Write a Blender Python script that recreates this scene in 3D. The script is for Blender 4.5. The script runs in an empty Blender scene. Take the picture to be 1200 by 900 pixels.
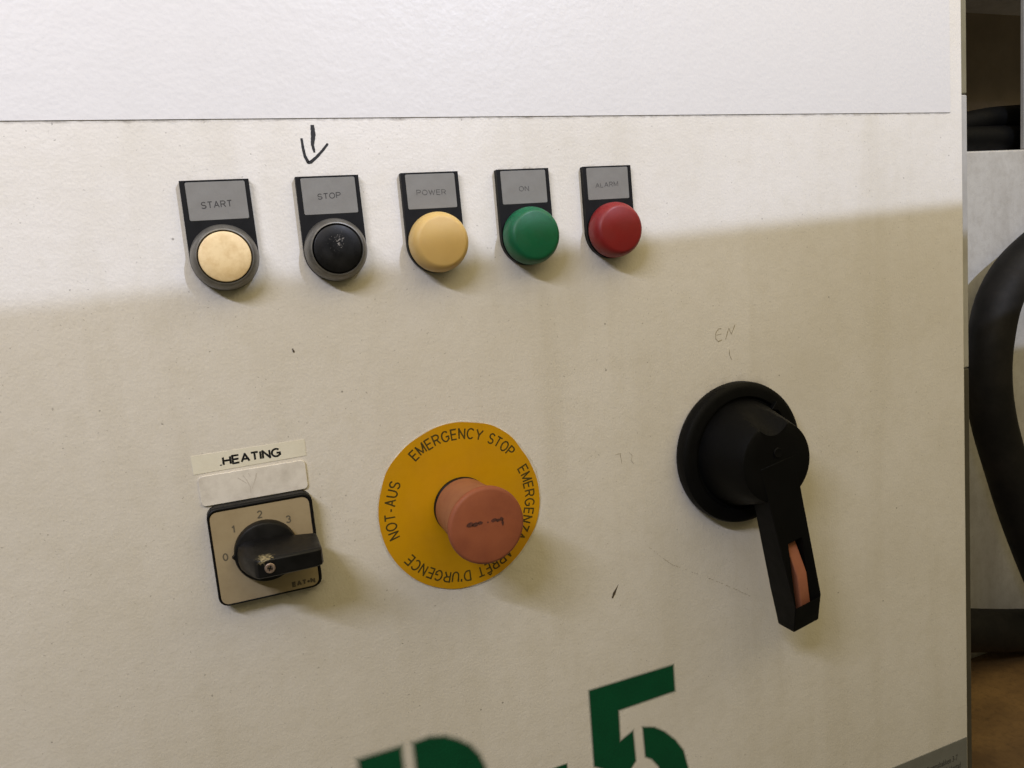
import bpy, bmesh, math, random
from mathutils import Vector, Matrix
from math import sin, cos, pi, radians

scene = bpy.context.scene
COL = scene.collection
random.seed(7)
MM = 0.001

# ------------------------------------------------------------------ camera
cam_d = bpy.data.cameras.new('camera')
cam = bpy.data.objects.new('camera', cam_d)
COL.objects.link(cam)
RT, UP, BK = (0.926924, -0.364206, -0.090367), (0.133124, 0.094003, 0.986631), (-0.350842, -0.926562, 0.135618)
CP = (-0.106549, -0.372669, 0.115125)
cam.matrix_world = Matrix(((RT[0], UP[0], BK[0], CP[0]), (RT[1], UP[1], BK[1], CP[1]), (RT[2], UP[2], BK[2], CP[2]), (0, 0, 0, 1)))
cam_d.sensor_width = 36
cam_d.lens = 26.42
cam_d.clip_start = 0.01
cam_d.clip_end = 50
scene.camera = cam

# ------------------------------------------------------------------ light
world = bpy.data.worlds.new('World')
scene.world = world
world.use_nodes = True
bg = world.node_tree.nodes['Background']
bg.inputs[0].default_value = (1.0, 0.864, 0.5, 1)
bg.inputs[1].default_value = 0.098


def lamp(name, kind, loc, aim, energy, color, **kw):
    d = bpy.data.lights.new(name, kind)
    d.energy = energy
    d.color = color
    for k, v in kw.items():
        setattr(d, k, v)
    o = bpy.data.objects.new(name, d)
    COL.objects.link(o)
    o.location = loc
    o.rotation_euler = (Vector(aim) - Vector(loc)).to_track_quat('-Z', 'Y').to_euler()
    return o


# cool work lamp from the upper right; the lower rim of its beam crosses the panel under the buttons
KEY_POS = Vector((0.45, -1.05, 0.98))
KEY_HALF = 35.0
rim = Vector((1, 0, 0.032)).normalized()                       # direction of the beam's lower rim on the panel
edge_dir = (Vector((0.0, 0, 0.1245)) - KEY_POS)
edge_dir = (edge_dir - rim * edge_dir.dot(rim)).normalized()
axis = Matrix.Rotation(radians(KEY_HALF), 3, rim) @ edge_dir
key = lamp('work_lamp', 'SPOT', KEY_POS, KEY_POS + axis, 53.5, (0.62, 0.71, 1.0),
           spot_size=radians(2 * KEY_HALF), spot_blend=0.012, shadow_soft_size=0.0042)
kz = -axis
ky = kz.cross(rim)
key.matrix_world = Matrix(((rim.x * 14, ky.x, kz.x, KEY_POS.x), (rim.y * 14, ky.y, kz.y, KEY_POS.y), (rim.z * 14, ky.z, kz.z, KEY_POS.z), (0, 0, 0, 1)))
# fluorescent tube, level, up to the left
lamp('tube_lamp', 'AREA', (-0.58, -0.60, 0.68), (-0.08, 0, 0.05), 6.1, (0.80, 0.82, 1.0), shape='RECTANGLE', size=0.42, size_y=0.02)
# broad ceiling light
lamp('ceiling_lamp', 'AREA', (0.32, -0.64, 0.88), (0.1, 0, 0.1), 10.4, (1.0, 0.827, 0.47), shape='RECTANGLE', size=2.2, size_y=0.8)

vs = scene.view_settings
vs.view_transform = 'Standard'
vs.look = 'None'
vs.exposure = 0.0
vs.gamma = 1.0
vs.use_curve_mapping = False
scene.cycles.max_bounces = 6


# ------------------------------------------------------------------ materials
def V(x, h, z):
    return Vector((x * MM, -h * MM, z * MM))


def srgb(r, g, b):
    def f(c):
        c /= 255.0
        return c / 12.92 if c <= 0.04045 else ((c + 0.055) / 1.055) ** 2.4
    return (f(r), f(g), f(b), 1)


class NT:
    def __init__(self, name):
        self.m = bpy.data.materials.new(name)
        self.m.use_nodes = True
        self.t = self.m.node_tree
        self.b = self.t.nodes['Principled BSDF']
        self.out = self.t.nodes['Material Output']
        self.tc = self.n('ShaderNodeTexCoord')

    def n(self, typ, **kw):
        x = self.t.nodes.new(typ)
        for k, v in kw.items():
            setattr(x, k, v)
        return x

    def l(self, a, b):
        self.t.links.new(a, b)

    def noise(self, scale, detail=3, rough=0.55, vec=None, dist=0.0):
        x = self.n('ShaderNodeTexNoise')
        x.inputs['Scale'].default_value = scale
        x.inputs['Detail'].default_value = detail
        x.inputs['Roughness'].default_value = rough
        x.inputs['Distortion'].default_value = dist
        self.l(vec if vec is not None else self.tc.outputs['Object'], x.inputs['Vector'])
        return x.outputs['Fac']

    def scaled(self, s, off=(0, 0, 0)):
        x = self.n('ShaderNodeMapping')
        x.inputs['Scale'].default_value = s
        x.inputs['Location'].default_value = off
        self.l(self.tc.outputs['Object'], x.inputs['Vector'])
        return x.outputs['Vector']

    def ramp(self, fac, stops):
        x = self.n('ShaderNodeValToRGB')
        e = x.color_ramp.elements
        while len(e) > 1:
            e.remove(e[-1])
        e[0].position, e[0].color = stops[0]
        for p, c in stops[1:]:
            k = e.new(p)
            k.color = c
        self.l(fac, x.inputs['Fac'])
        return x.outputs['Color']

    def mr(self, fac, a, b, c=0.0, d=1.0):
        x = self.n('ShaderNodeMapRange')
        x.inputs['From Min'].default_value = a
        x.inputs['From Max'].default_value = b
        x.inputs['To Min'].default_value = c
        x.inputs['To Max'].default_value = d
        self.l(fac, x.inputs['Value'])
        return x.outputs['Result']

    def math(self, op, a, b):
        x = self.n('ShaderNodeMath', operation=op)
        for i, v in enumerate((a, b)):
            if isinstance(v, (int, float)):
                x.inputs[i].default_value = v
            else:
                self.l(v, x.inputs[i])
        return x.outputs[0]

    def mix(self, fac, a, b, blend='MIX'):
        x = self.n('ShaderNodeMix', data_type='RGBA', blend_type=blend)
        for sock, v in ((x.inputs[0], fac), (x.inputs[6], a), (x.inputs[7], b)):
            if isinstance(v, (int, float, tuple)):
                sock.default_value = v
            else:
                self.l(v, sock)
        return x.outputs[2]

    def bump(self, h, strength, dist, prev=None):
        x = self.n('ShaderNodeBump')
        x.inputs['Strength'].default_value = strength
        x.inputs['Distance'].default_value = dist
        self.l(h, x.inputs['Height'])
        if prev is not None:
            self.l(prev, x.inputs['Normal'])
        self.l(x.outputs['Normal'], self.b.inputs['Normal'])
        return x.outputs['Normal']

    def done(self, color=None, rough=0.5, metal=0.0, spec=0.5):
        if color is not None:
            if isinstance(color, tuple):
                self.b.inputs['Base Color'].default_value = color
            else:
                self.l(color, self.b.inputs['Base Color'])
        if isinstance(rough, (int, float)):
            self.b.inputs['Roughness'].default_value = rough
        else:
            self.l(rough, self.b.inputs['Roughness'])
        self.b.inputs['Metallic'].default_value = metal
        self.b.inputs['Specular IOR Level'].default_value = spec
        return self.m


def painted(name, base, dirt, amount=1.0, peel=700, peel_s=0.35, speck=True, rough=0.42):
    """sprayed enamel on sheet steel: orange peel, faint stains, runs and specks"""
    t = NT(name)
    big = t.noise(7, 4, 0.6)
    c = t.mix(t.mr(big, 0.38, 0.72, 0, 0.55 * amount), base, dirt)
    run = t.noise(9, 4, 0.6, t.scaled((3.2, 1, 0.28)), 0.4)
    c = t.mix(t.mr(run, 0.52, 0.75, 0, 0.40 * amount), c, dirt)
    mid = t.noise(85, 5, 0.7)
    c = t.mix(t.mr(mid, 0.45, 0.75, 0, 0.35 * amount), c, dirt)
    if speck:
        s = t.noise(620, 2, 0.5)
        gate = t.noise(40, 3, 0.6)
        sp = t.math('MULTIPLY', t.mr(s, 0.665, 0.73), t.mr(gate, 0.40, 0.66))
        c = t.mix(t.math('MULTIPLY', sp, 0.6), c, (0.10, 0.085, 0.06, 1))
        v = t.n('ShaderNodeTexVoronoi')
        v.inputs['Scale'].default_value = 75
        t.l(t.tc.outputs['Object'], v.inputs['Vector'])
        sep = t.n('ShaderNodeSeparateColor')
        t.l(v.outputs['Color'], sep.inputs[0])
        dot = t.math('MULTIPLY', t.mr(v.outputs['Distance'], 0.035, 0.05, 1, 0), t.mr(sep.outputs[0], 0.80, 0.81))
        c = t.mix(t.math('MULTIPLY', dot, 0.55), c, (0.07, 0.055, 0.04, 1))
    fine = t.noise(1150, 3, 0.7)
    c = t.mix(t.mr(fine, 0.5, 0.8, 0, 0.30 * amount), c, tuple(x * 0.72 for x in dirt[:3]) + (1,))
    pn = t.bump(t.noise(peel, 2, 0.45), peel_s, 0.0006)
    t.bump(t.noise(peel * 0.27, 2, 0.5), peel_s * 0.5, 0.0016, pn)
    return t.done(c, t.mr(mid, 0.3, 0.7, rough - 0.06, rough + 0.12), spec=0.4)


def plastic(name, col, dark=None, amt=0.4, rough=0.5, scale=60, grain=1500, gs=0.08, spec=0.45):
    t = NT(name)
    dark = dark or tuple(c * 0.6 for c in col[:3]) + (1,)
    c = t.mix(t.mr(t.noise(scale, 5, 0.65), 0.42, 0.78, 0, amt), col, dark)
    t.bump(t.noise(grain, 2, 0.5), gs, 0.0002)
    return t.done(c, t.mr(t.noise(scale * 2.2, 4), 0.3, 0.7, rough - 0.08, rough + 0.1), spec=spec)


M_PANEL = painted('panel_enamel', srgb(223, 218, 209), srgb(196, 188, 168), 0.75, peel_s=0.22)
M_SHEET = painted('white_film', srgb(215, 212, 208), srgb(208, 205, 200), 0.4, peel=430, peel_s=0.22, speck=False, rough=0.4)
M_BLACK = plastic('black_plastic', srgb(13, 13, 14), srgb(26, 25, 23), 0.35, 0.5, spec=0.2)
M_HANDLE = plastic('matt_black_plastic', srgb(5, 5, 5), srgb(10, 10, 9), 0.4, 0.58, 30, 2200, 0.25, spec=0.14)
M_INSERT = plastic('grey_insert', srgb(126, 124, 118), srgb(112, 108, 102), 0.5, 0.38, 90)
M_INK = plastic('grey_engraving', srgb(46, 44, 41), srgb(92, 89, 84), 0.8, 0.6, 900)
M_FAINT = plastic('worn_engraving', srgb(66, 64, 60), srgb(120, 117, 111), 0.9, 0.6, 1100)
M_TEXT = plastic('black_print', srgb(16, 16, 17), srgb(26, 26, 26), 0.3, 0.5)
M_YELLOW = plastic('yellow_film', srgb(200, 147, 2), srgb(180, 128, 2), 0.5, 0.42, 45)
M_YTEXT = plastic('faded_black_print', srgb(66, 56, 18), srgb(98, 80, 16), 0.7, 0.5, 500)
M_BACKING = plastic('white_film_edge', srgb(214, 208, 196), srgb(150, 138, 118), 0.5, 0.5, 200)
M_TAPE = plastic('label_tape_film', srgb(232, 228, 212), srgb(214, 206, 184), 0.5, 0.45, 60)
M_BLANK = plastic('blank_label_plastic', srgb(228, 223, 214), srgb(178, 170, 158), 0.6, 0.45, 110)
M_CREAM = plastic('cream_cap', srgb(232, 206, 156), srgb(196, 160, 104), 0.7, 0.45, 190)
M_MUSH = plastic('faded_red_plastic', srgb(150, 85, 56), srgb(124, 66, 46), 0.6, 0.58, 70, spec=0.35)
M_STEM = plastic('tan_stem', srgb(160, 106, 76), srgb(136, 82, 58), 0.6, 0.6, 60, spec=0.3)  # stem in a paler tan than the head
M_SMUDGE = plastic('ink_smudge', srgb(70, 42, 34), srgb(120, 66, 54), 0.8, 0.6, 700)
M_TAB = plastic('salmon_tab', srgb(158, 100, 72), srgb(138, 82, 68), 0.5, 0.45, 120)
M_PLATE = plastic('switch_face_film', srgb(166, 150, 120), srgb(142, 124, 94), 0.6, 0.35, 70)
M_NUM = plastic('numeral_print', srgb(96, 89, 74), srgb(118, 110, 92), 0.6, 0.5, 700)
M_LOGO = plastic('logo_print', srgb(86, 79, 65), srgb(112, 104, 86), 0.6, 0.5, 700)
M_FAINTSM = plastic('pale_smudge', srgb(202, 195, 184), srgb(218, 212, 203), 0.8, 0.6, 900)
M_MARKER = plastic('black_marker', srgb(14, 13, 14), srgb(40, 38, 38), 0.5, 0.5, 700)
M_PENCIL = plastic('faint_pencil', srgb(158, 148, 124), srgb(182, 172, 148), 0.7, 0.6, 900)
M_NAME = plastic('grey_name_plate', srgb(116, 116, 110), srgb(98, 97, 90), 0.5, 0.4, 80)
M_FRAME_SHADE = plastic('shaded_frame_top', srgb(128, 122, 100), srgb(104, 98, 78), 0.5, 0.5, 40)  # shade on the frame's upper part, put into its colour as olive
M_FRAME = plastic('grey_frame_paint', srgb(176, 174, 170), srgb(140, 136, 128), 0.5, 0.5, 40)
M_FRAME_DIM = plastic('shaded_frame_low', srgb(78, 74, 66), srgb(60, 56, 48), 0.5, 0.6, 40)  # frame colour darkened to stand for the shade on its lower part
M_RUBBER = plastic('black_rubber', srgb(17, 16, 15), srgb(46, 42, 38), 0.6, 0.66, 22, 500, 0.3, spec=0.25)
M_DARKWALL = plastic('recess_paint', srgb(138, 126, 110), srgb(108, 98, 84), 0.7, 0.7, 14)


def lens(name, col, dark):
    m = plastic(name, col, dark, 0.45, 0.47, 60)
    b = m.node_tree.nodes['Principled BSDF']
    b.inputs['Subsurface Weight'].default_value = 0.55
    b.inputs['Subsurface Radius'].default_value = (1.0, 0.9, 0.7)
    b.inputs['Subsurface Scale'].default_value = 0.004
    return m


M_POWER = lens('cream_lens', srgb(204, 172, 106), srgb(186, 152, 86))
M_GREEN = lens('green_lens', srgb(8, 96, 60), srgb(5, 78, 48))
M_RED = lens('red_lens', srgb(134, 30, 30), srgb(112, 22, 25))


def m_metal():
    t = NT('brushed_metal')
    c = t.mix(t.mr(t.noise(220, 5, 0.7), 0.4, 0.7, 0, 0.6), srgb(118, 115, 108), srgb(84, 80, 72))
    t.bump(t.noise(1800, 2), 0.08, 0.0002)
    return t.done(c, 0.4, 0.6)


def m_screw():
    t = NT('screw_steel')
    c = t.mix(t.mr(t.noise(900, 4), 0.4, 0.7, 0, 0.7), srgb(168, 150, 136), srgb(110, 84, 66))
    return t.done(c, 0.45, 0.6)


def m_scuffed(name, amount, centre, radius, pale, scale=(900, 900)):
    """black plastic with pale scratches gathered in one worn patch"""
    t = NT(name)
    v = t.n('ShaderNodeVectorMath', operation='DISTANCE')
    t.l(t.tc.outputs['Object'], v.inputs[0])
    v.inputs[1].default_value = V(*centre)
    near = t.mr(v.outputs['Value'], radius * MM * 0.3, radius * MM, 1, 0)
    s = t.math('ADD', t.noise(scale[0], 4, 0.7), t.math('MULTIPLY', near, amount))
    k = t.math('MULTIPLY', t.mr(s, 0.72, 0.80), near)
    base = t.mix(t.mr(t.noise(120, 4), 0.4, 0.8, 0, 0.5), srgb(7, 7, 8), srgb(27, 26, 26))
    c = t.mix(k, base, pale)
    t.bump(t.noise(1500, 2), 0.08, 0.0002)
    return t.done(c, t.mr(t.noise(200, 3), 0.3, 0.7, 0.36, 0.52), spec=0.3)


M_METAL = m_metal()
M_SCREW = m_screw()
M_STOPCAP = m_scuffed('scuffed_black_cap', 0.15, (0, 10, 3), 8.5, srgb(150, 144, 134))
M_GRIP = m_scuffed('scuffed_black_grip', 0.3, (-1.4, 33.5, 5.6), 6.5, srgb(150, 138, 104))
M_WALL = painted('machine_enamel', srgb(198, 196, 191), srgb(150, 144, 134), 1.2, peel=300)


def m_floor():
    t = NT('stained_floor')
    c = t.mix(t.mr(t.noise(9, 5, 0.65), 0.35, 0.7), srgb(132, 104, 66), srgb(84, 64, 42))
    c = t.mix(t.mr(t.noise(160, 4, 0.7), 0.5, 0.75, 0, 0.5), c, srgb(60, 46, 32))
    t.bump(t.noise(120, 4), 0.3, 0.002)
    return t.done(c, 0.55)


M_FLOOR = m_floor()


def m_spray():
    t = NT('green_stencil_spray')
    a = t.n('ShaderNodeAttribute', attribute_name='cover')
    n = t.noise(1500, 3, 0.7)
    inv = t.math('SUBTRACT', 1.0, a.outputs['Fac'])
    k = t.math('ADD', a.outputs['Fac'], t.math('MULTIPLY', t.math('MULTIPLY', t.math('SUBTRACT', n, 0.5), 1.6), t.math('MULTIPLY', inv, a.outputs['Fac'])))
    k = t.math('POWER', t.mr(k, 0.0, 0.92), 1.7)
    c = t.mix(t.mr(t.noise(60, 4), 0.4, 0.75, 0, 0.5), srgb(0, 74, 44), srgb(0, 60, 36))
    t.done(c, 0.5, spec=0.3)
    t.bump(t.noise(700, 2, 0.45), 0.3, 0.0006)
    tr = t.n('ShaderNodeBsdfTransparent')
    mx = t.n('ShaderNodeMixShader')
    t.l(k, mx.inputs[0])
    t.l(tr.outputs[0], mx.inputs[1])
    t.l(t.b.outputs[0], mx.inputs[2])
    t.l(mx.outputs[0], t.out.inputs[0])
    return t.m


def m_grime():
    """thin film of dirt with ragged cover, clear towards its edge"""
    t = NT('grime_film')
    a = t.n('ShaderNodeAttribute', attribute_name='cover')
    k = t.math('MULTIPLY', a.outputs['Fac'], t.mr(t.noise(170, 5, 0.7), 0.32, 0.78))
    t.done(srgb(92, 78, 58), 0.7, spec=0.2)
    tr = t.n('ShaderNodeBsdfTransparent')
    mx = t.n('ShaderNodeMixShader')
    t.l(k, mx.inputs[0])
    t.l(tr.outputs[0], mx.inputs[1])
    t.l(t.b.outputs[0], mx.inputs[2])
    t.l(mx.outputs[0], t.out.inputs[0])
    return t.m


M_SPRAY = m_spray()
M_GRIME = m_grime()


# ------------------------------------------------------------------ mesh helpers  (x right, h out of the panel, z up; mm)
def tag(o, label=None, cat=None, group=None, kind=None):
    if label:
        o['label'] = label
    if cat:
        o['category'] = cat
    if group:
        o['group'] = group
    if kind:
        o['kind'] = kind
    return o


def thing(name, x, z, label, cat, group=None, h=0):
    o = bpy.data.objects.new(name, None)
    o.empty_display_size = 0.01
    COL.objects.link(o)
    o.location = V(x, h, z)
    return tag(o, label, cat, group)


def link(name, me, mat, parent=None, smooth=None, bevel=0.0, seg=2):
    me.materials.clear()
    me.materials.append(mat)
    o = bpy.data.objects.new(name, me)
    COL.objects.link(o)
    if parent is not None:
        o.parent = parent
    if smooth is not None:
        for p in me.polygons:
            p.use_smooth = True
        me.set_sharp_from_angle(angle=radians(smooth))
    if bevel:
        b = o.modifiers.new('bevel', 'BEVEL')
        b.width = bevel * MM
        b.segments = seg
        b.limit_method = 'ANGLE'
        b.angle_limit = radians(35)
    return o


def from_bm(bm, name):
    bmesh.ops.recalc_face_normals(bm, faces=bm.faces)
    me = bpy.data.meshes.new(name)
    bm.to_mesh(me)
    bm.free()
    return me


def lathe(name, prof, mat, parent, c=(0, 0), seg=56, smooth=32, h0=0):
    bm = bmesh.new()
    rings = []
    for r, h in prof:
        if r <= 1e-6:
            rings.append([bm.verts.new(V(c[0], h + h0, c[1]))])
        else:
            rings.append([bm.verts.new(V(c[0] + r * cos(2 * pi * k / seg), h + h0, c[1] + r * sin(2 * pi * k / seg))) for k in range(seg)])
    for a, b in zip(rings, rings[1:]):
        for k in range(seg):
            q = (k + 1) % seg
            if len(a) == 1 and len(b) > 1:
                bm.faces.new((a[0], b[k], b[q]))
            elif len(b) == 1 and len(a) > 1:
                bm.faces.new((a[k], a[q], b[0]))
            elif len(a) > 1:
                bm.faces.new((a[k], a[q], b[q], b[k]))
    return link(name, from_bm(bm, name), mat, parent, smooth)


def prism(name, outer, h0, h1, mat, parent, holes=(), bevel=0.0, smooth=35, seg=2):
    """flat outline (x, z) with optional holes, given thickness"""
    bm = bmesh.new()
    loops = [outer] + list(holes)
    for h in (h0, h1):
        edges = []
        for lp in loops:
            vs_ = [bm.verts.new(V(x, h, z)) for x, z in lp]
            edges += [bm.edges.new((vs_[i], vs_[(i + 1) % len(vs_)])) for i in range(len(vs_))]
        if holes:
            bmesh.ops.triangle_fill(bm, edges=edges, use_beauty=True)
        else:
            bm.faces.new(vs_)
    bm.verts.ensure_lookup_table()
    n = sum(len(lp) for lp in loops)
    i0 = 0
    for lp in loops:
        m = len(lp)
        for i in range(m):
            a, b = i0 + i, i0 + (i + 1) % m
            bm.faces.new((bm.verts[a], bm.verts[b], bm.verts[n + b], bm.verts[n + a]))
        i0 += m
    return link(name, from_bm(bm, name), mat, parent, smooth, bevel, seg)


def rrect(cx, cz, w, h, r, n=5):
    pts = []
    for (sx, sz, a0) in ((1, 1, 0), (-1, 1, 90), (-1, -1, 180), (1, -1, 270)):
        for k in range(n + 1):
            a = radians(a0 + 90 * k / n)
            pts.append((cx + sx * (w / 2 - r) + r * cos(a), cz + sz * (h / 2 - r) + r * sin(a)))
    return pts


def box(name, x0, x1, h0, h1, z0, z1, mat, parent=None, bevel=0.0):
    return prism(name, [(x0, z0), (x1, z0), (x1, z1), (x0, z1)], h0, h1, mat, parent, bevel=bevel)


def flat(name, polys, h, mat, parent):
    """thin print: polygons at height h"""
    bm = bmesh.new()
    for poly in polys:
        bm.faces.new([bm.verts.new(V(x, h, z)) for x, z in poly])
    me = bpy.data.meshes.new(name)
    for f in bm.faces:
        f.normal_update()
        if f.normal.y > 0:
            f.normal_flip()
    bm.to_mesh(me)
    bm.free()
    return link(name, me, mat, parent)


def stroke_polys(pts, widths, jitter=0.0):
    """hand-drawn line as a chain of quads"""
    fine = []
    for i in range(len(pts) - 1):
        k = 5
        for j in range(k):
            t = j / k
            fine.append((pts[i][0] * (1 - t) + pts[i + 1][0] * t, pts[i][1] * (1 - t) + pts[i + 1][1] * t, widths[i] * (1 - t) + widths[i + 1] * t))
    fine.append((pts[-1][0], pts[-1][1], widths[-1]))
    L, Rr = [], []
    for i, (x, z, w) in enumerate(fine):
        a = fine[max(0, i - 1)]
        b = fine[min(len(fine) - 1, i + 1)]
        dx, dz = b[0] - a[0], b[1] - a[1]
        d = math.hypot(dx, dz) or 1
        w = w * (1 + random.uniform(-jitter, jitter))
        L.append((x - dz / d * w / 2, z + dx / d * w / 2))
        Rr.append((x + dz / d * w / 2, z - dx / d * w / 2))
    return [[L[i], L[i + 1], Rr[i + 1], Rr[i]] for i in range(len(L) - 1)]


def feathered(name, polys, h, mat, parent, d=1.0):
    """outline whose edge fades over 2d mm (sprayed through a stencil)"""
    me = bpy.data.meshes.new(name)
    verts, faces, cover = [], [], []
    for poly in polys:
        area = sum(poly[i][0] * poly[(i + 1) % len(poly)][1] - poly[(i + 1) % len(poly)][0] * poly[i][1] for i in range(len(poly)))
        if area < 0:
            poly = poly[::-1]
        n = len(poly)
        ins, outs = [], []
        for i in range(n):
            p0, p1, p2 = Vector(poly[i - 1]), Vector(poly[i]), Vector(poly[(i + 1) % n])
            e1, e2 = (p1 - p0).normalized(), (p2 - p1).normalized()
            n1, n2 = Vector((e1.y, -e1.x)), Vector((e2.y, -e2.x))
            m = (n1 + n2)
            m = m / max(m.length_squared / 2, 0.35)
            ins.append(p1 - m * d * 0.5)
            outs.append(p1 + m * d * 1.5)
        b = len(verts)
        verts += [V(p.x, h, p.y) for p in ins] + [V(p.x, h, p.y) for p in outs]
        cover += [1.0] * n + [0.0] * n
        faces.append([b + i for i in range(n)])
        for i in range(n):
            q = (i + 1) % n
            faces.append([b + i, b + n + i, b + n + q, b + q])
    me.from_pydata([tuple(v) for v in verts], [], faces)
    at = me.attributes.new('cover', 'FLOAT', 'POINT')
    for i, c in enumerate(cover):
        at.data[i].value = c
    return link(name, me, mat, parent)


def arc(cx, cy, rx, ry, a0, a1, n=12):
    return [(cx + rx * cos(radians(a0 + (a1 - a0) * k / n)), cy + ry * sin(radians(a0 + (a1 - a0) * k / n))) for k in range(n + 1)]


# plain sans capitals as centre lines on a cap height of 1
GLYPH = {
    'A': (.70, [[(0, 0), (.35, 1), (.70, 0)], [(.13, .34), (.57, .34)]]),
    'C': (.70, [arc(.37, .5, .37, .5, 42, 318, 18)]),
    'D': (.66, [[(0, 0), (0, 1), (.28, 1)] + arc(.28, .5, .38, .5, 80, -80, 12) + [(.28, 0), (-.04, 0)]]),
    'E': (.56, [[(.56, 1), (0, 1), (0, 0), (.56, 0)], [(0, .52), (.52, .52)]]),
    'F': (.54, [[(.54, 1), (0, 1), (0, 0)], [(0, .52), (.5, .52)]]),
    'G': (.74, [arc(.38, .5, .38, .5, 45, 322, 18) + [(.73, .2), (.73, .46), (.42, .46)]]),
    'H': (.62, [[(0, 0), (0, 1)], [(.62, 0), (.62, 1)], [(0, .52), (.62, .52)]]),
    'I': (.02, [[(.01, 0), (.01, 1)]]),
    'L': (.50, [[(0, 1), (0, 0), (.5, 0)]]),
    'M': (.74, [[(0, 0), (0, 1), (.37, .1), (.74, 1), (.74, 0)]]),
    'N': (.62, [[(0, 0), (0, 1), (.62, 0), (.62, 1)]]),
    'O': (.76, [arc(.38, .5, .38, .5, 90, 450, 24)]),
    'P': (.60, [[(0, 0), (0, 1), (.32, 1)] + arc(.32, .735, .28, .265, 80, -80, 9) + [(.32, .47), (0, .47)]]),
    'R': (.64, [[(0, 0), (0, 1), (.33, 1)] + arc(.33, .745, .28, .255, 80, -80, 9) + [(.33, .49), (0, .49)], [(.34, .49), (.64, 0)]]),
    'S': (.62, [arc(.31, .745, .28, .255, 25, 265, 12) + arc(.31, .245, .31, .245, 88, -155, 14)]),
    'T': (.62, [[(0, 1), (.62, 1)], [(.31, 1), (.31, 0)]]),
    'U': (.64, [[(0, 1)] + arc(.32, .33, .32, .33, 180, 360, 12) + [(.64, 1)]]),
    'W': (.94, [[(0, 1), (.24, 0), (.47, 1), (.70, 0), (.94, 1)]]),
    'Y': (.66, [[(0, 1), (.33, .45), (.66, 1)], [(.33, .45), (.33, 0)]]),
    'Z': (.60, [[(.02, 1), (.58, 1), (0, 0), (.60, 0)]]),
    '-': (.30, [[(0, .38), (.30, .38)]]),
    '.': (.08, [[(.04, -.05), (.04, .09)]]),
    "'": (.06, [[(.03, 1.03), (.03, .74)]]),
    '\u00ca': (.56, [[(.56, 1), (0, 1), (0, 0), (.56, 0)], [(0, .52), (.52, .52)], [(.10, 1.12), (.28, 1.27), (.46, 1.12)]]),
    '*': (.34, [arc(.17, .48, .09, .12, 0, 360, 10)]),
    '0': (.54, [arc(.27, .5, .27, .5, 90, 450, 20)]),
    '1': (.36, [[(.02, .76), (.30, 1), (.30, 0)]]),
    '2': (.56, [arc(.28, .72, .27, .28, 165, -35, 12) + [(.02, 0), (.57, 0)]]),
    '3': (.56, [arc(.27, .745, .25, .255, 160, -88, 12), arc(.27, .25, .28, .25, 88, -160, 12)]),
}


def layout(body, gap):
    """centre lines of a word at cap height 1, and its width"""
    x, out = 0.0, []
    for ch in body:
        if ch == ' ':
            x += 0.45
            continue
        w, lines = GLYPH[ch]
        out += [[(x + a, b) for a, b in ln] for ln in lines]
        x += w + gap
    return out, x - gap


def line_strip(ln, th):
    """mitred ribbon along a centre line"""
    L = []
    n = len(ln)
    closed = math.hypot(ln[0][0] - ln[-1][0], ln[0][1] - ln[-1][1]) < 1e-6
    for i in range(n):
        p1 = Vector(ln[i])
        p0 = Vector(ln[i - 1]) if i else (Vector(ln[-2]) if closed else None)
        p2 = Vector(ln[i + 1]) if i < n - 1 else (Vector(ln[1]) if closed else None)
        e1 = (p1 - p0).normalized() if p0 is not None else None
        e2 = (p2 - p1).normalized() if p2 is not None else None
        e1 = e1 or e2
        e2 = e2 or e1
        m = Vector((-e1.y, e1.x)) + Vector((-e2.y, e2.x))
        m = m / max(m.length_squared / 2, 0.28)
        L.append((p1 + m * th / 2, p1 - m * th / 2))
    return L


def split_sharp(ln, th):
    """cut a centre line at its corners so that every stroke keeps its full width"""
    cuts = [0]
    for i in range(1, len(ln) - 1):
        a = Vector(ln[i]) - Vector(ln[i - 1])
        b = Vector(ln[i + 1]) - Vector(ln[i])
        if a.angle(b) > radians(42):
            cuts.append(i)
    cuts.append(len(ln) - 1)
    out = []
    for a, b in zip(cuts, cuts[1:]):
        q = [Vector(p) for p in ln[a:b + 1]]
        if a > 0:
            q[0] = q[0] + (q[0] - q[1]).normalized() * th * 0.38
        if b < len(ln) - 1:
            q[-1] = q[-1] + (q[-1] - q[-2]).normalized() * th * 0.38
        out.append([(v.x, v.y) for v in q])
    return out


def lettering(name, body, mat, parent, place, sx, sy, th, gap=0.2, h=0.0):
    """flat letters: sx, sy scale the unit layout to mm, th is the stroke in mm, place maps (u, v) mm to (x, z)"""
    lines, w = layout(body, gap)
    vs_, fs = [], []
    pieces = []
    for ln in lines:
        pieces += split_sharp([(a * sx, b * sy) for a, b in ln], th)
    for i, ln in enumerate(pieces):
        strip = line_strip(ln, th)
        b = len(vs_)
        for l_, r_ in strip:
            for q in (l_, r_):
                x, z = place(q.x, q.y)
                vs_.append(tuple(V(x, h + 0.004 * (i % 4), z)))
        for k in range(len(strip) - 1):
            fs.append((b + 2 * k, b + 2 * k + 1, b + 2 * k + 3, b + 2 * k + 2))
    me = bpy.data.meshes.new(name)
    me.from_pydata(vs_, [], fs)
    return link(name, me, mat, parent)


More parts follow.
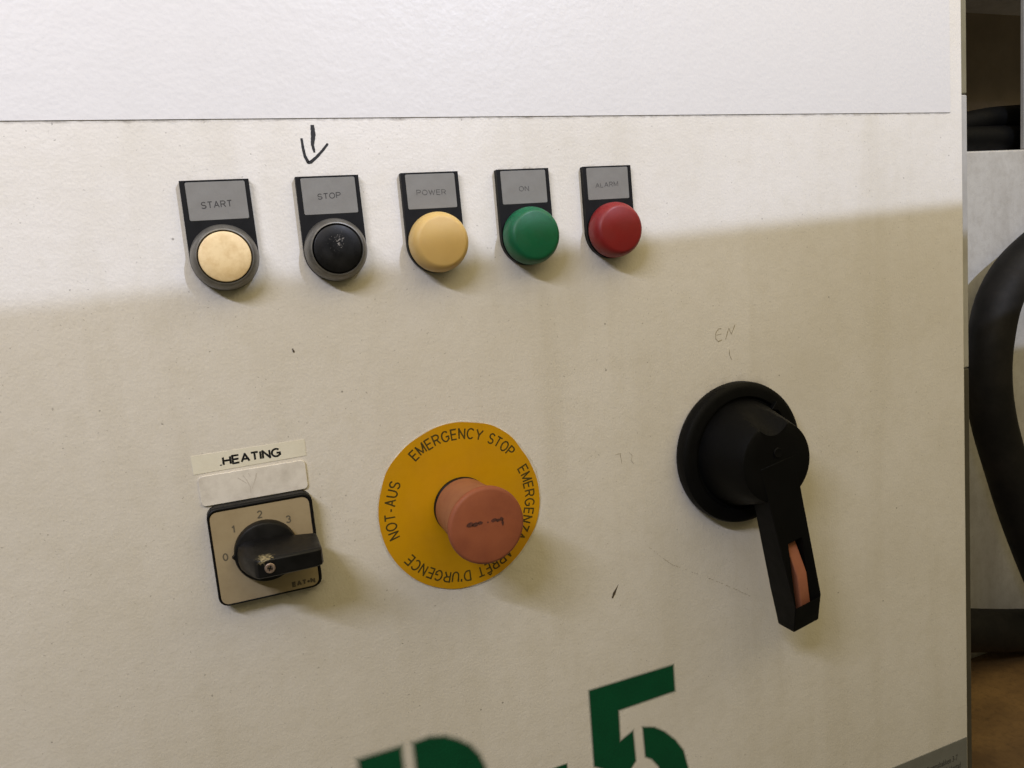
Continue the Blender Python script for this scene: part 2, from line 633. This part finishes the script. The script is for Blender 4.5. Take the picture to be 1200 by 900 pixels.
def text(name, body, x0, x1, z0, z1, h, mat, parent, th=0.12, gap=0.2, skew=0.0):
    """printed capitals fitted to a box on the panel; th in parts of the cap height"""
    w = layout(body, gap)[1]
    t = th * (z1 - z0)
    sx = (x1 - x0 - t) / w
    return lettering(name, body, mat, parent, lambda u, v: (x0 + t / 2 + u, z0 + t / 2 + v + skew * u / (x1 - x0)), sx, (z1 - z0 - t), t, gap, h)


def arc_text(name, body, a0, a1, r0, r1, h, mat, parent, th=0.135, gap=0.3):
    """words running clockwise round the disc, tops outward"""
    w = layout(body, gap)[1]
    rm = (r0 + r1) / 2
    t = th * (r1 - r0)
    length = radians(a0 - a1) * rm

    def place(u, v):
        a = radians(a0) - (u + t / 2) / rm
        return ((r0 + t / 2 + v) * cos(a), (r0 + t / 2 + v) * sin(a))
    return lettering(name, body, mat, parent, place, (length - t) / w, r1 - r0 - t, t, gap, h)


def small_print(name, body, x0, x1, z0, z1, h, mat, parent):
    cu = bpy.data.curves.new('print', 'FONT')
    cu.body = body
    cu.resolution_u = 2
    ob = bpy.data.objects.new('print', cu)
    COL.objects.link(ob)
    bpy.context.view_layer.update()
    me = bpy.data.meshes.new_from_object(ob.evaluated_get(bpy.context.evaluated_depsgraph_get()))
    bpy.data.objects.remove(ob)
    bpy.data.curves.remove(cu)
    xs = [v.co.x for v in me.vertices]
    ys = [v.co.y for v in me.vertices]
    for v in me.vertices:
        u, w = (v.co.x - min(xs)) / (max(xs) - min(xs)), (v.co.y - min(ys)) / (max(ys) - min(ys))
        v.co = V(x0 + (x1 - x0) * u, h, z0 + (z1 - z0) * w)
    return link(name, me, mat, parent)


def tube(name, pts, rad, mat, parent=None, seg=20, sub=8):
    """smooth hose through points (Catmull-Rom)"""
    P = [Vector(p) for p in pts]
    path = []
    for i in range(len(P) - 1):
        a, b, c, d = P[max(0, i - 1)], P[i], P[i + 1], P[min(len(P) - 1, i + 2)]
        for j in range(sub):
            t = j / sub
            path.append(0.5 * ((2 * b) + (c - a) * t + (2 * a - 5 * b + 4 * c - d) * t * t + (3 * b - a - 3 * c + d) * t ** 3))
    path.append(P[-1])
    bm = bmesh.new()
    rings = []
    ref = Vector((0, 1, 0.2)).normalized()
    for i, q in enumerate(path):
        tg = (path[min(i + 1, len(path) - 1)] - path[max(i - 1, 0)]).normalized()
        s = tg.cross(ref).normalized()
        u = s.cross(tg)
        rings.append([bm.verts.new((q + (s * cos(2 * pi * k / seg) + u * sin(2 * pi * k / seg)) * rad) * MM) for k in range(seg)])
    for a, b in zip(rings, rings[1:]):
        for k in range(seg):
            bm.faces.new((a[k], a[(k + 1) % seg], b[(k + 1) % seg], b[k]))
    bm.faces.new(rings[0])
    bm.faces.new(rings[-1])
    return link(name, from_bm(bm, name), mat, parent, 60)


# ------------------------------------------------------------------ setting
panel = tag(box('control_panel', -520, 372.5, -20, 0, -520, 480, M_PANEL, bevel=0.8), kind='structure')
body = tag(box('cabinet_body', -515, 366, -420, -20.5, -515, 475, M_FRAME), kind='structure')
frame = tag(box('cabinet_frame', 366.5, 411, -45, -26, 20, 217, M_FRAME, bevel=1), kind='structure')
frame_low = tag(box('cabinet_frame', 366.5, 411, -45, -26, -515, 19.5, M_FRAME_DIM, bevel=1), kind='structure')
frame_top = tag(box('cabinet_frame', 366.5, 411, -45, -26, 217.5, 475, M_FRAME_SHADE, bevel=1), kind='structure')
wall = tag(box('machine_wall', 366.5, 1500, -240, -200, -380, 205, M_WALL, bevel=2), kind='structure')
jamb = tag(box('machine_post', 724, 800, -206, -201, 205.5, 379.5, M_FRAME, bevel=1), kind='structure')
beam = tag(box('shade_beam', 366.5, 1500, -300, -201, 380, 600, M_FRAME, bevel=2), kind='structure')  # unseen beam, added to keep lamp light off the recess wall
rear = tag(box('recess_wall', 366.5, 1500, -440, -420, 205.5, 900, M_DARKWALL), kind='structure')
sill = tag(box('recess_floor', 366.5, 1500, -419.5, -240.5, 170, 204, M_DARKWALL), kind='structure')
floor = tag(box('floor', 366.5, 1500, -199.5, -27, -400, -356, M_FLOOR), kind='structure')

# ------------------------------------------------------------------ white film at the top of the panel
sheet = tag(box('white_sheet', -518, 361.3, 0.02, 0.42, 198.8, 478, M_SHEET, bevel=0.1),
            'clean white film with straight lower edge across the top of the panel', 'sheet')

# ------------------------------------------------------------------ paint and pen marks on the panel
LETTER_STEM = [(-68.4, -124.5), (-48.2, -124.5), (-48.2, -230), (-68.4, -230)]
LETTER_BOWL = [(-39.0, -124.6), (-31, -124.2), (-23.0, -126.4), (-16.4, -130.6), (-10.4, -135.6), (-6, -142.5), (-3.4, -150.5), (-1.5, -166), (-5, -188), (-16, -203), (-39, -207),
               (-39, -184), (-27, -181), (-21, -168), (-25, -156), (-39, -150)]
feathered('stencil_numeral', [
    [(65.3, -125.1), (122, -125.2), (122, -141.4), (82.6, -142.2), (82.1, -163), (91.2, -159.2), (91.6, -178), (86, -184), (82.5, -183), (64.7, -172.2)],
    [(98.9, -158.9), (106, -161.2), (112.8, -166.2), (120, -174), (125.3, -182.8), (127.8, -195), (125, -212), (114, -226), (99, -231),
     (99, -214), (106, -210), (110.5, -199), (108, -187), (103.5, -180.5), (99.3, -177.5)],
], 0.12, M_SPRAY, panel, 1.3)
feathered('stencil_letter', [
    LETTER_STEM,
    LETTER_BOWL,
], 0.12, M_SPRAY, panel, 2.9)
feathered('stencil_dash', [[(20, -165.2), (46.6, -165.2), (46.6, -181), (20, -181)]], 0.12, M_SPRAY, panel, 0.9)

flat('marker_arrow', stroke_polys([(-53.5, 195.8), (-53.6, 191.3), (-54.5, 186.8), (-54.0, 183.2)], [1.7, 2.3, 1.6, 0.9], 0.12)
     + stroke_polys([(-59.2, 189.8), (-59.0, 185.0), (-58.6, 181.6), (-57.4, 178.7), (-56.2, 178.9), (-53.3, 181.1), (-50, 184.2), (-47.3, 187.2)],
                    [1.0, 1.25, 1.4, 1.5, 1.5, 1.3, 1.15, 1.0], 0.1), 0.14, M_MARKER, panel)
flat('pencil_writing',
     stroke_polys([(170.5, 75.6), (168.5, 75.8), (166.4, 73.5), (166.2, 70), (168, 68.2), (170.6, 69)], [0.4] * 6, 0.3)
     + stroke_polys([(167, 72.2), (170.4, 72.6)], [0.3, 0.3], 0.3)
     + stroke_polys([(173.2, 69), (176, 75.5), (177.5, 71.5), (180.5, 77)], [0.5, 0.4, 0.3, 0.4], 0.3)
     + stroke_polys([(175.6, 62.6), (175.4, 59.6), (176.8, 56.2)], [0.35, 0.5, 0.3], 0.3), 0.13, M_PENCIL, panel)
flat('pencil_writing',
     stroke_polys([(93.5, 11.6), (97, 11.9)], [0.2, 0.2], 0.4) + stroke_polys([(96.6, 11.5), (97.3, 5.4)], [0.25, 0.2], 0.4)
     + stroke_polys([(102.5, 11.5), (104.3, 9.4), (103.4, 6.6), (105, 4.2)], [0.22] * 4, 0.4), 0.13, M_PENCIL, panel)
M_SCR = plastic('dark_scratch', srgb(66, 55, 42), srgb(112, 98, 78), 0.7, 0.7, 900)
flat('paint_chip', stroke_polys([(84.6, -72.6), (86.4, -69.4), (89.2, -65.2)], [1.2, 1.5, 0.15], 0.2), 0.13, M_SCR, panel)
flat('paint_chip', stroke_polys([(-75.6, 92.6), (-75.0, 90.6)], [0.7, 0.8], 0.3), 0.13, M_SCR, panel)
crk = [(109, -43.5), (111.5, -47.5), (118, -54), (126, -61.5), (135, -66.5), (146, -73), (159, -80.5), (171, -88), (182, -95.5)]
polys = []
for a, b in zip(crk, crk[1:]):
    for k in range(7):
        if random.random() < 0.62:
            t0, t1 = k / 7, (k + random.uniform(0.4, 1.0)) / 7
            f = lambda t: (a[0] + (b[0] - a[0]) * t + random.uniform(-.15, .15), a[1] + (b[1] - a[1]) * t + random.uniform(-.15, .15))
            polys += stroke_polys([f(t0), f(t1)], [random.uniform(.15, .4), random.uniform(.1, .35)])
flat('hairline_crack', polys, 0.13, M_PENCIL, panel)


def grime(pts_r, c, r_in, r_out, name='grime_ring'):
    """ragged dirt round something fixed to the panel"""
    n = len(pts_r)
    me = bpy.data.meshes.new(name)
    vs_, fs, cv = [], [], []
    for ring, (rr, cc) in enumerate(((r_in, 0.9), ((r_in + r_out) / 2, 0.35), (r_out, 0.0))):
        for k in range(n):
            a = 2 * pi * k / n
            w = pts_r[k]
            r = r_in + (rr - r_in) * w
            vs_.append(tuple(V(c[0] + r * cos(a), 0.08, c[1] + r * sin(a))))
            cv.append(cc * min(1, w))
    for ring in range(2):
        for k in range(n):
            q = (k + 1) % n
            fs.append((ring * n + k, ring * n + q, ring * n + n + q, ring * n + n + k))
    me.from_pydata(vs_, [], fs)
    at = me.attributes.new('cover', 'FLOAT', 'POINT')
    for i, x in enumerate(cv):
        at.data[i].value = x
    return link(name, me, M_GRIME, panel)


def ragged(n=48, bias=0.0, strength=1.0):
    return [max(0.12, strength * (0.55 + 0.45 * sin(2 * pi * k / n + bias)) * random.uniform(0.55, 1.25)) for k in range(n)]


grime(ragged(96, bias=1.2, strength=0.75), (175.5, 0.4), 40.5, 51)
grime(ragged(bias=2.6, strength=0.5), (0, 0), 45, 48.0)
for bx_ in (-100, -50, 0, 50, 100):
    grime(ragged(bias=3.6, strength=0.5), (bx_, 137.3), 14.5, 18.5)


def grime_strip(x0, x1, z0, z1, name='grime_strip', n=22, strength=1.0):
    """dirt that thins from z0 to z1"""
    me = bpy.data.meshes.new(name)
    vs_, fs, cv = [], [], []
    for j in range(3):
        for k in range(n + 1):
            w = random.uniform(0.5, 1.1)
            vs_.append(tuple(V(x0 + (x1 - x0) * k / n, 0.08, z0 + (z1 - z0) * j / 2 * (w if j else 1))))
            cv.append((0.8 * strength, 0.3 * strength, 0)[j] * (0 if k in (0, n) else w))
    for j in range(2):
        for k in range(n):
            a = j * (n + 1) + k
            fs.append((a, a + 1, a + n + 2, a + n + 1))
    me.from_pydata(vs_, [], fs)
    at = me.attributes.new('cover', 'FLOAT', 'POINT')
    for i, x in enumerate(cv):
        at.data[i].value = x
    return link(name, me, M_GRIME, panel)


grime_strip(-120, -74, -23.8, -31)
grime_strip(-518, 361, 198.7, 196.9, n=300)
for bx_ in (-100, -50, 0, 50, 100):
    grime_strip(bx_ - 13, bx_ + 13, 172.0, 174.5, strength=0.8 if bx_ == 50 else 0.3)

# ------------------------------------------------------------------ push buttons and indicator lights
HOLD = [(14.7, 34.6), (-14.7, 34.6)] + [(14.9 * cos(radians(180 + 6 * k)), 14.9 * sin(radians(180 + 6 * k))) for k in range(31)]
INS = rrect(0.2, 25.4, 25.7, 17.3, 0.9)


def carrier(t, word, x0, x1, z0, z1, mat, skew):
    prism('label_holder', HOLD, 0.0, 3.2, M_BLACK, t, holes=[INS], bevel=0.25)
    ins = prism('insert_plate', rrect(0.2, 25.4, 25.4, 17.0, 0.8), 0.3, 2.95, M_INSERT, t, bevel=0.15)
    ox = t.location.x / MM
    text('lettering', word, x0 - ox, x1 - ox, z0 - 137.3, z1 - 137.3, 3.0, mat, ins, 0.14, 0.26, skew)


def push_button(x, word, box_, capmat, label, skew):
    t = thing('push_button', x, 137.3, label, 'push button', 'buttons and lamps in the top row')
    carrier(t, word, *box_, M_INK, skew)
    lathe('bezel', [(14.6, 2.0), (14.8, 3.4), (14.7, 5.0), (13.9, 7.6), (12.9, 9.4), (12.4, 9.9), (11.9, 10.0), (11.7, 9.7), (11.55, 8.0), (11.5, 4)], M_METAL, t)
    lathe('cap', [(11.2, 4), (11.2, 9.6), (11.0, 10.0), (10.6, 10.2), (6, 10.25), (0, 10.25)], capmat, t)
    return t


def indicator(x, word, box_, lens, label, skew):
    t = thing('indicator_light', x, 137.3, label, 'indicator light', 'buttons and lamps in the top row')
    carrier(t, word, *box_, M_FAINT, skew)
    lathe('collar', [(13.6, 1.5), (14.3, 3.3), (14.3, 4.2), (13.8, 4.4), (0, 4.4)], M_BLACK, t)
    lathe('lens', [(14.2, 4.2), (14.75, 4.7), (14.85, 6.5), (14.7, 9.0), (14.2, 11.2), (13.3, 13.0), (12.3, 14.0), (11.6, 14.3), (11.3, 14.35), (8, 14.9), (4, 15.2), (0, 15.3)], lens, t, smooth=50)
    return t


push_button(-100, 'START', (-107.0, -93.7, 159.3, 162.4), M_CREAM, 'push button with cream cap in metal ring under the START label', 0.45)
push_button(-50, 'STOP', (-55.6, -44.6, 161.0, 163.8), M_STOPCAP, 'push button with scuffed black cap under the STOP label', 0.45)
indicator(0, 'POWER', (-7.6, 7.7, 160.9, 163.6), M_POWER, 'cream domed indicator light under the POWER label', -0.3)
indicator(50, 'ON', (47.1, 52.8, 160.5, 163.2), M_GREEN, 'green domed indicator light under the ON label', 0.0)
indicator(99.5, 'ALARM', (91.8, 105.8, 160.4, 163.1), M_RED, 'red domed indicator light under the ALARM label', 0.5)

# ------------------------------------------------------------------ labels over the selector switch
tp = thing('label_tape', -101, 44, 'cream printed tape reading .HEATING above the selector switch', 'label')
prism('tape', [(-25.8, -4.4), (25.3, -3.8), (25.5, 4.3), (-25.9, 4.4)], 0.02, 0.2, M_TAPE, tp)
text('lettering', '.HEATING', -14.1, 13.9, -2.4, 2.15, 0.24, M_TEXT, tp, 0.205, 0.2, 0.1)
bl = thing('label_plate', -101, 31.2, 'blank pale legend plate between heating tape and selector switch', 'label')
prism('plate', rrect(0, 0, 48.8, 14.5, 2.2), 0.02, 1.0, M_BLANK, bl, bevel=0.3)

flat('smudge', stroke_polys([(-4.6, 4.6), (-3.2, 2.0), (-2.0, -1.5), (-2.2, -4.6)], [.5, .5, .4, .6], .5) + stroke_polys([(1.6, 4.6), (0.6, 1.6), (-1.4, -2.6)], [.5, .5, .3], .5)
     + stroke_polys([(-7.0, 3.8), (-5.2, 2.2), (-3.4, 0.4)], [.4, .5, .3], .5) + stroke_polys([(-2.0, 5.2), (-1.4, 3.4)], [.4, .4], .5), 1.04, M_FAINTSM, bl)

# ------------------------------------------------------------------ selector switch
sw = thing('selector_switch', -100, 0, 'square selector switch with black bar knob pointing to 0', 'switch')
prism('frame', rrect(0, 0, 47.6, 47.6, 4.6), 0, 7.2, M_BLACK, sw, holes=[rrect(-0.2, -0.5, 44.6, 44.4, 3.4)], bevel=0.8)
fp = prism('face_plate', rrect(-0.2, -0.5, 44.9, 44.7, 3.5), 0.5, 6.8, M_PLATE, sw)
for ch, x, z in (('0', -18.2, 0.0), ('1', -13.1, 12.4), ('2', -0.7, 17.2), ('3', 11.8, 12.3)):
    w = 0.85 if ch == '1' else 1.25
    text('numeral', ch, x - w, x + w, z - 1.9, z + 1.9, 6.86, M_NUM, fp, 0.17)
text('logo_lettering', 'EAT*N', 9.4, 20.4, -21.5, -18.8, 6.86, M_LOGO, fp, 0.3, 0.34)
lathe('skirt', [(14.4, 6.9), (14.4, 10.6), (14.0, 11.6), (13.2, 12.0), (0, 12.0)], M_GRIP, sw)
# grip: a loft of cross sections along x (half width, bottom, top)
bm = bmesh.new()
secs = []
for (x, hw0, hw1, top) in ((-12.9, 2.6, 1.0, 15), (-12.0, 5.6, 3.2, 19.5), (-9.5, 6.8, 4.0, 27), (-6.2, 7.0, 4.4, 33.6), (-4.8, 6.9, 4.5, 35.0), (0, 6.6, 4.5, 35.2),
                           (10, 6.0, 4.4, 35.2), (20, 5.5, 4.3, 35.0), (22.4, 5.2, 4.1, 34.2), (23.2, 4.8, 3.6, 32.4)):
    low = 11.5 if x < 13 else 13.5
    secs.append([bm.verts.new(V(x, h, z)) for h, z in ((low, -hw0), (low + (top - low) * .45, -hw0 * .62 - hw1 * .38), (top - 1.0, -hw1), (top, -hw1 + .9), (top, hw1 - .9), (top - 1.0, hw1), (low + (top - low) * .45, hw0 * .62 + hw1 * .38), (low, hw0))])
for a, b in zip(secs, secs[1:]):
    for k in range(8):
        bm.faces.new((a[k], a[(k + 1) % 8], b[(k + 1) % 8], b[k]))
bm.faces.new(secs[0])
bm.faces.new(secs[-1])
kn = link('knob', from_bm(bm, 'knob'), M_GRIP, sw, 28, 0.35)
prism('pointer', [(-12.6, 3.0), (-15.4, 0.2), (-12.6, -2.6)], 8.5, 11.8, M_GRIP, kn, bevel=0.2)
sc = lathe('screw', [(2.3, 34.6), (2.3, 35.5), (2.0, 35.8), (1.3, 35.85), (1.2, 35.3), (0, 35.2)], M_SCREW, kn, seg=24)

flat('screw_recess', stroke_polys([(-1.1, 0.5), (1.1, -0.5)], [0.5, 0.5]) + [[(x, z) for x, z in q] for q in stroke_polys([(-0.5, -1.1), (0.5, 1.1)], [0.5, 0.5])], 35.9, M_TEXT, kn)

# ------------------------------------------------------------------ emergency stop
ds = thing('legend_disc', 0, 0, 'yellow round emergency stop disc behind the salmon mushroom button', 'legend disc')
ED = [(44.8, 170), (44.8, 160), (45.7, 145), (45.3, 129), (44.9, 113), (45.1, 101), (45.1, 89), (44.8, 77), (45.6, 62), (45.3, 48), (44.0, 33), (44.1, 20), (44.6, 4), (45.0, -10), (45.2, -24), (44.5, -39), (44.6, -52), (44.9, -67), (44.8, -83), (45.3, -100), (45.2, -115), (45.2, -128), (44.9, -143), (44.8, -157), (44.7, -171)]
ED = sorted((a % 360, r) for r, a in ED)


def disc_r(a):
    a %= 360
    for (a0, r0), (a1, r1) in zip(ED, ED[1:] + [(ED[0][0] + 360, ED[0][1])]):
        for q in (a, a + 360):
            if a0 <= q <= a1:
                t = (q - a0) / (a1 - a0)
                t = t * t * (3 - 2 * t)
                return r0 + (r1 - r0) * t
    return 45


prism('backing', [(45.2 * cos(radians(5 * k)), 45.2 * sin(radians(5 * k))) for k in range(72)], 0.02, 0.35, M_BACKING, ds)
prism('film', [((disc_r(3 * k) - 0.25) * cos(radians(3 * k)), (disc_r(3 * k) - 0.25) * sin(radians(3 * k))) for k in range(120)], 0.36, 0.62, M_YELLOW, ds)
for word, a0, a1 in (('EMERGENCY', 128.7, 67.0), ('STOP', 61.8, 37.0), ('EMERGENZA', 23.4, -39.5), ('ARR\u00caT', -50.5, -83.0), ("D'URGENCE", -88.6, -146.2), ('NOT-AUS', 195.6, 150.0)):
    arc_text('lettering', word, a0, a1, 35.6, 41.7, 0.66, M_YTEXT, ds)
es = thing('emergency_stop_button', 0, 0, 'faded salmon mushroom button standing out from the yellow disc', 'stop button')
lathe('collar', [(15.6, 0.7), (15.6, 2.6), (15.2, 3.0), (0, 3.0)], M_BLACK, es)
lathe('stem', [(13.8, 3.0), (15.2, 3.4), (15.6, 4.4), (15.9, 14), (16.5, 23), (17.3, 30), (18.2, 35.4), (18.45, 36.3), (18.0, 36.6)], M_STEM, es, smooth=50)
hd = lathe('head', [(18.0, 36.7), (18.75, 36.8), (19.1, 37.3), (19.2, 38.4), (19.0, 39.6), (18.4, 40.3), (17.4, 40.6), (9, 41.0), (0, 41.2)], M_MUSH, es, smooth=50)
sm = []
for (x, z, w, hh) in ((-8.6, 3.1, 3.2, 1.9), (-6.0, 2.9, 3.0, 1.7), (-3.6, 3.0, 2.4, 1.4), (0.2, 2.6, 0.7, 0.7), (3.3, 3.0, 2.4, 1.5), (5.4, 2.6, 1.8, 1.3), (7.4, 2.8, 1.5, 1.8), (7.6, 0.9, 0.9, 2.4)):
    w, hh = w * 1.25, hh * 1.35
    sm.append([(x + w / 2 * cos(2 * pi * k / 9) * random.uniform(.7, 1.15), z - 0.6 + hh / 2 * sin(2 * pi * k / 9) * random.uniform(.7, 1.15)) for k in range(9)])
flat('ink_mark', sm, 41.25, M_SMUDGE, hd)

# ------------------------------------------------------------------ rotary main switch
rh = thing('rotary_handle', 175.5, 0.4, 'black rotary main switch with lever hanging down', 'rotary switch')
lathe('base_plate', [(41.2, 0.0), (42.2, 0.8), (43.0, 3.0), (43.0, 6.5), (42.4, 8.6), (41.0, 9.6), (39, 10.0), (34.5, 10.0), (33.8, 9.4), (33.4, 8.2), (0, 8.2)], M_HANDLE, rh, seg=80)
# hub: cone with a scallop cut opposite the lever
TILT = radians(10.7)
bm = bmesh.new()
seg = 160
prof = [(32.0, 8.0), (31.6, 10.5), (29.6, 17), (27.6, 24), (25.6, 31), (24.0, 36.4), (23.4, 37.7), (22.4, 38.2), (15, 38.2), (0, 38.2)]
up = pi / 2 + radians(4.6)
rings = []
for r, h in prof:
    if r == 0:
        rings.append([bm.verts.new(V(0, h, 0))])
        continue
    ring = []
    for k in range(seg):
        a = 2 * pi * k / seg
        d = (a - up + pi) % (2 * pi) - pi
        lim = 99
        if abs(d) < 1.0:
            # scooped facet: deepest at the front rim, running out towards the root
            t = max(0, min(1, (h - 12) / 26))
            v0 = 32.0 + (15.8 - 32.0) * t
            kk, sd, cd = 0.052, sin(d), cos(d)
            A_ = kk * sd * sd
            disc_ = cd * cd - 4 * A_ * v0
            lim = v0 / cd if A_ < 1e-6 else ((cd - math.sqrt(disc_)) / (2 * A_) if disc_ > 0 else 99)
        rr = min(r, lim)
        ring.append(bm.verts.new(V(rr * cos(a), h, rr * sin(a))))
    rings.append(ring)
for a, b in zip(rings, rings[1:]):
    for k in range(seg):
        q = (k + 1) % seg
        if len(b) == 1:
            bm.faces.new((a[k], a[q], b[0]))
        else:
            bm.faces.new((a[k], a[q], b[q], b[k]))
hub = link('hub', from_bm(bm, 'hub'), M_HANDLE, rh, 30)
lathe('centre_pin', [(3.0, 38.0), (3.0, 38.7), (2.6, 39.0), (1.6, 38.8), (0, 38.7)], M_HANDLE, hub, c=(0.3, 5.5), seg=28)
prism('pointer', [(19.5, 24.4), (23.2, 28.6), (25.5, 22.5)], 9.5, 12.5, M_HANDLE, rh, bevel=0.3)
# lever built along -z, then turned about the hub axis
lv_pts = [(-12.2, 0.5), (-9.7, -88.0), (-9.6, -107.0), (9.6, -107.0), (9.7, -88.0), (12.2, 0.5)]
slot = [(-5.6, -48.5), (4.8, -48.5), (5.4, -101.0), (-5.4, -101.0)]
bm = bmesh.new()


def lever_h(z):
    return 38.25 + 1.9 * min(1, max(0, -z / 14))


front, back = {}, {}
outer_i = []
for i, (x, z) in enumerate(lv_pts + slot):
    f = lever_h(z) - (6.5 if z < -100 else 0)
    front[i] = bm.verts.new(V(x, f, z))
    back[i] = bm.verts.new(V(x, 20.0 if z < -10 else 26.0, z))
F = [(0, 5, 7, 6), (0, 6, 9, 1), (5, 4, 8, 7), (1, 9, 8, 4), (1, 4, 3, 2)]
for q in F:
    bm.faces.new([front[i] for i in q])
    bm.faces.new([back[i] for i in q][::-1])
for a, b in ((0, 1), (1, 2), (2, 3), (3, 4), (4, 5), (5, 0), (6, 7), (7, 8), (8, 9), (9, 6)):
    bm.faces.new((front[a], front[b], back[b], back[a]))
lm = from_bm(bm, 'lever')
rot = Matrix.Rotation(-TILT, 4, 'Y')
lm.transform(rot)
lev = link('lever', lm, M_HANDLE, rh, 25, 0.7)
bm = bmesh.new()
prof = [(-48.8, 25), (-50, 35.0), (-70, 39.6), (-91, 37.4), (-98.0, 34.0), (-100.0, 24)]
for sgn in (-3.6, 3.4):
    bm.faces.new([bm.verts.new(V(sgn, h, z)) for z, h in prof])
bm.verts.ensure_lookup_table()
n = len(prof)
for k in range(n):
    bm.faces.new((bm.verts[k], bm.verts[(k + 1) % n], bm.verts[n + (k + 1) % n], bm.verts[n + k]))
tm = from_bm(bm, 'locking_tab')
tm.transform(rot)
tag(link('locking_tab', tm, M_TAB, lev, 30, 0.6), 'salmon locking tab in the lever slot')

# ------------------------------------------------------------------ name plate at the corner
npl = thing('name_plate', 310, -290, 'grey printed name plate at the lower right corner of the panel', 'name plate')
box('plate', -75, 61, 0.02, 0.6, -60, 37.5, M_NAME, npl, bevel=0.15)
for i, (w, x0, x1) in enumerate((('Str\u00f8msbakken 3-7', 20, 51), ('N-1530 Rakkestad', 26, 54), ('Tlf 69 22 97 41 00', 20, 57), ('Fax 69 22 97 41 10', 20, 57))):
    small_print('lettering', w, x0, x1, 22.2 - 7.0 * i, 27.0 - 7.0 * i, 0.64, M_TEXT, npl)

# ------------------------------------------------------------------ hoses behind the panel
tag(tube('thick_hose', [(860, 165, 190), (775, 158, 152), (713, 150, 121), (649, 150, 88), (617, 150, 57), (603, 150, 21), (598, 150, -21), (605, 150, -67), (624, 150, -120), (650, 150, -184), (691, 150, -267), (735, 148, -345)], 20.5, M_RUBBER),
    'thick black hose curving down the wall right of the panel', 'hose')
tag(tube('black_pipe', [(420, 172, -252), (528, 172, -281), (594, 172, -299), (683, 172, -322), (740, 172, -331), (1000, 172, -332)], 22.7, M_RUBBER),
    'black pipe lying level above the brown floor', 'pipe')
tag(tube('black_cable', [(560, 235, 222), (640, 235, 233), (672, 235, 238), (700, 235, 242), (735, 235, 245), (790, 235, 246), (900, 235, 240)], 13, M_HANDLE),
    'upper black cable arching over the sill of the dark recess', 'cable', 'cables in the recess')
tag(tube('black_cable', [(430, 228, 220), (600, 228, 220), (720, 228, 221), (900, 228, 220)], 14.5, M_HANDLE),
    'lower black cable on the front edge of the dark recess sill', 'cable', 'cables in the recess')
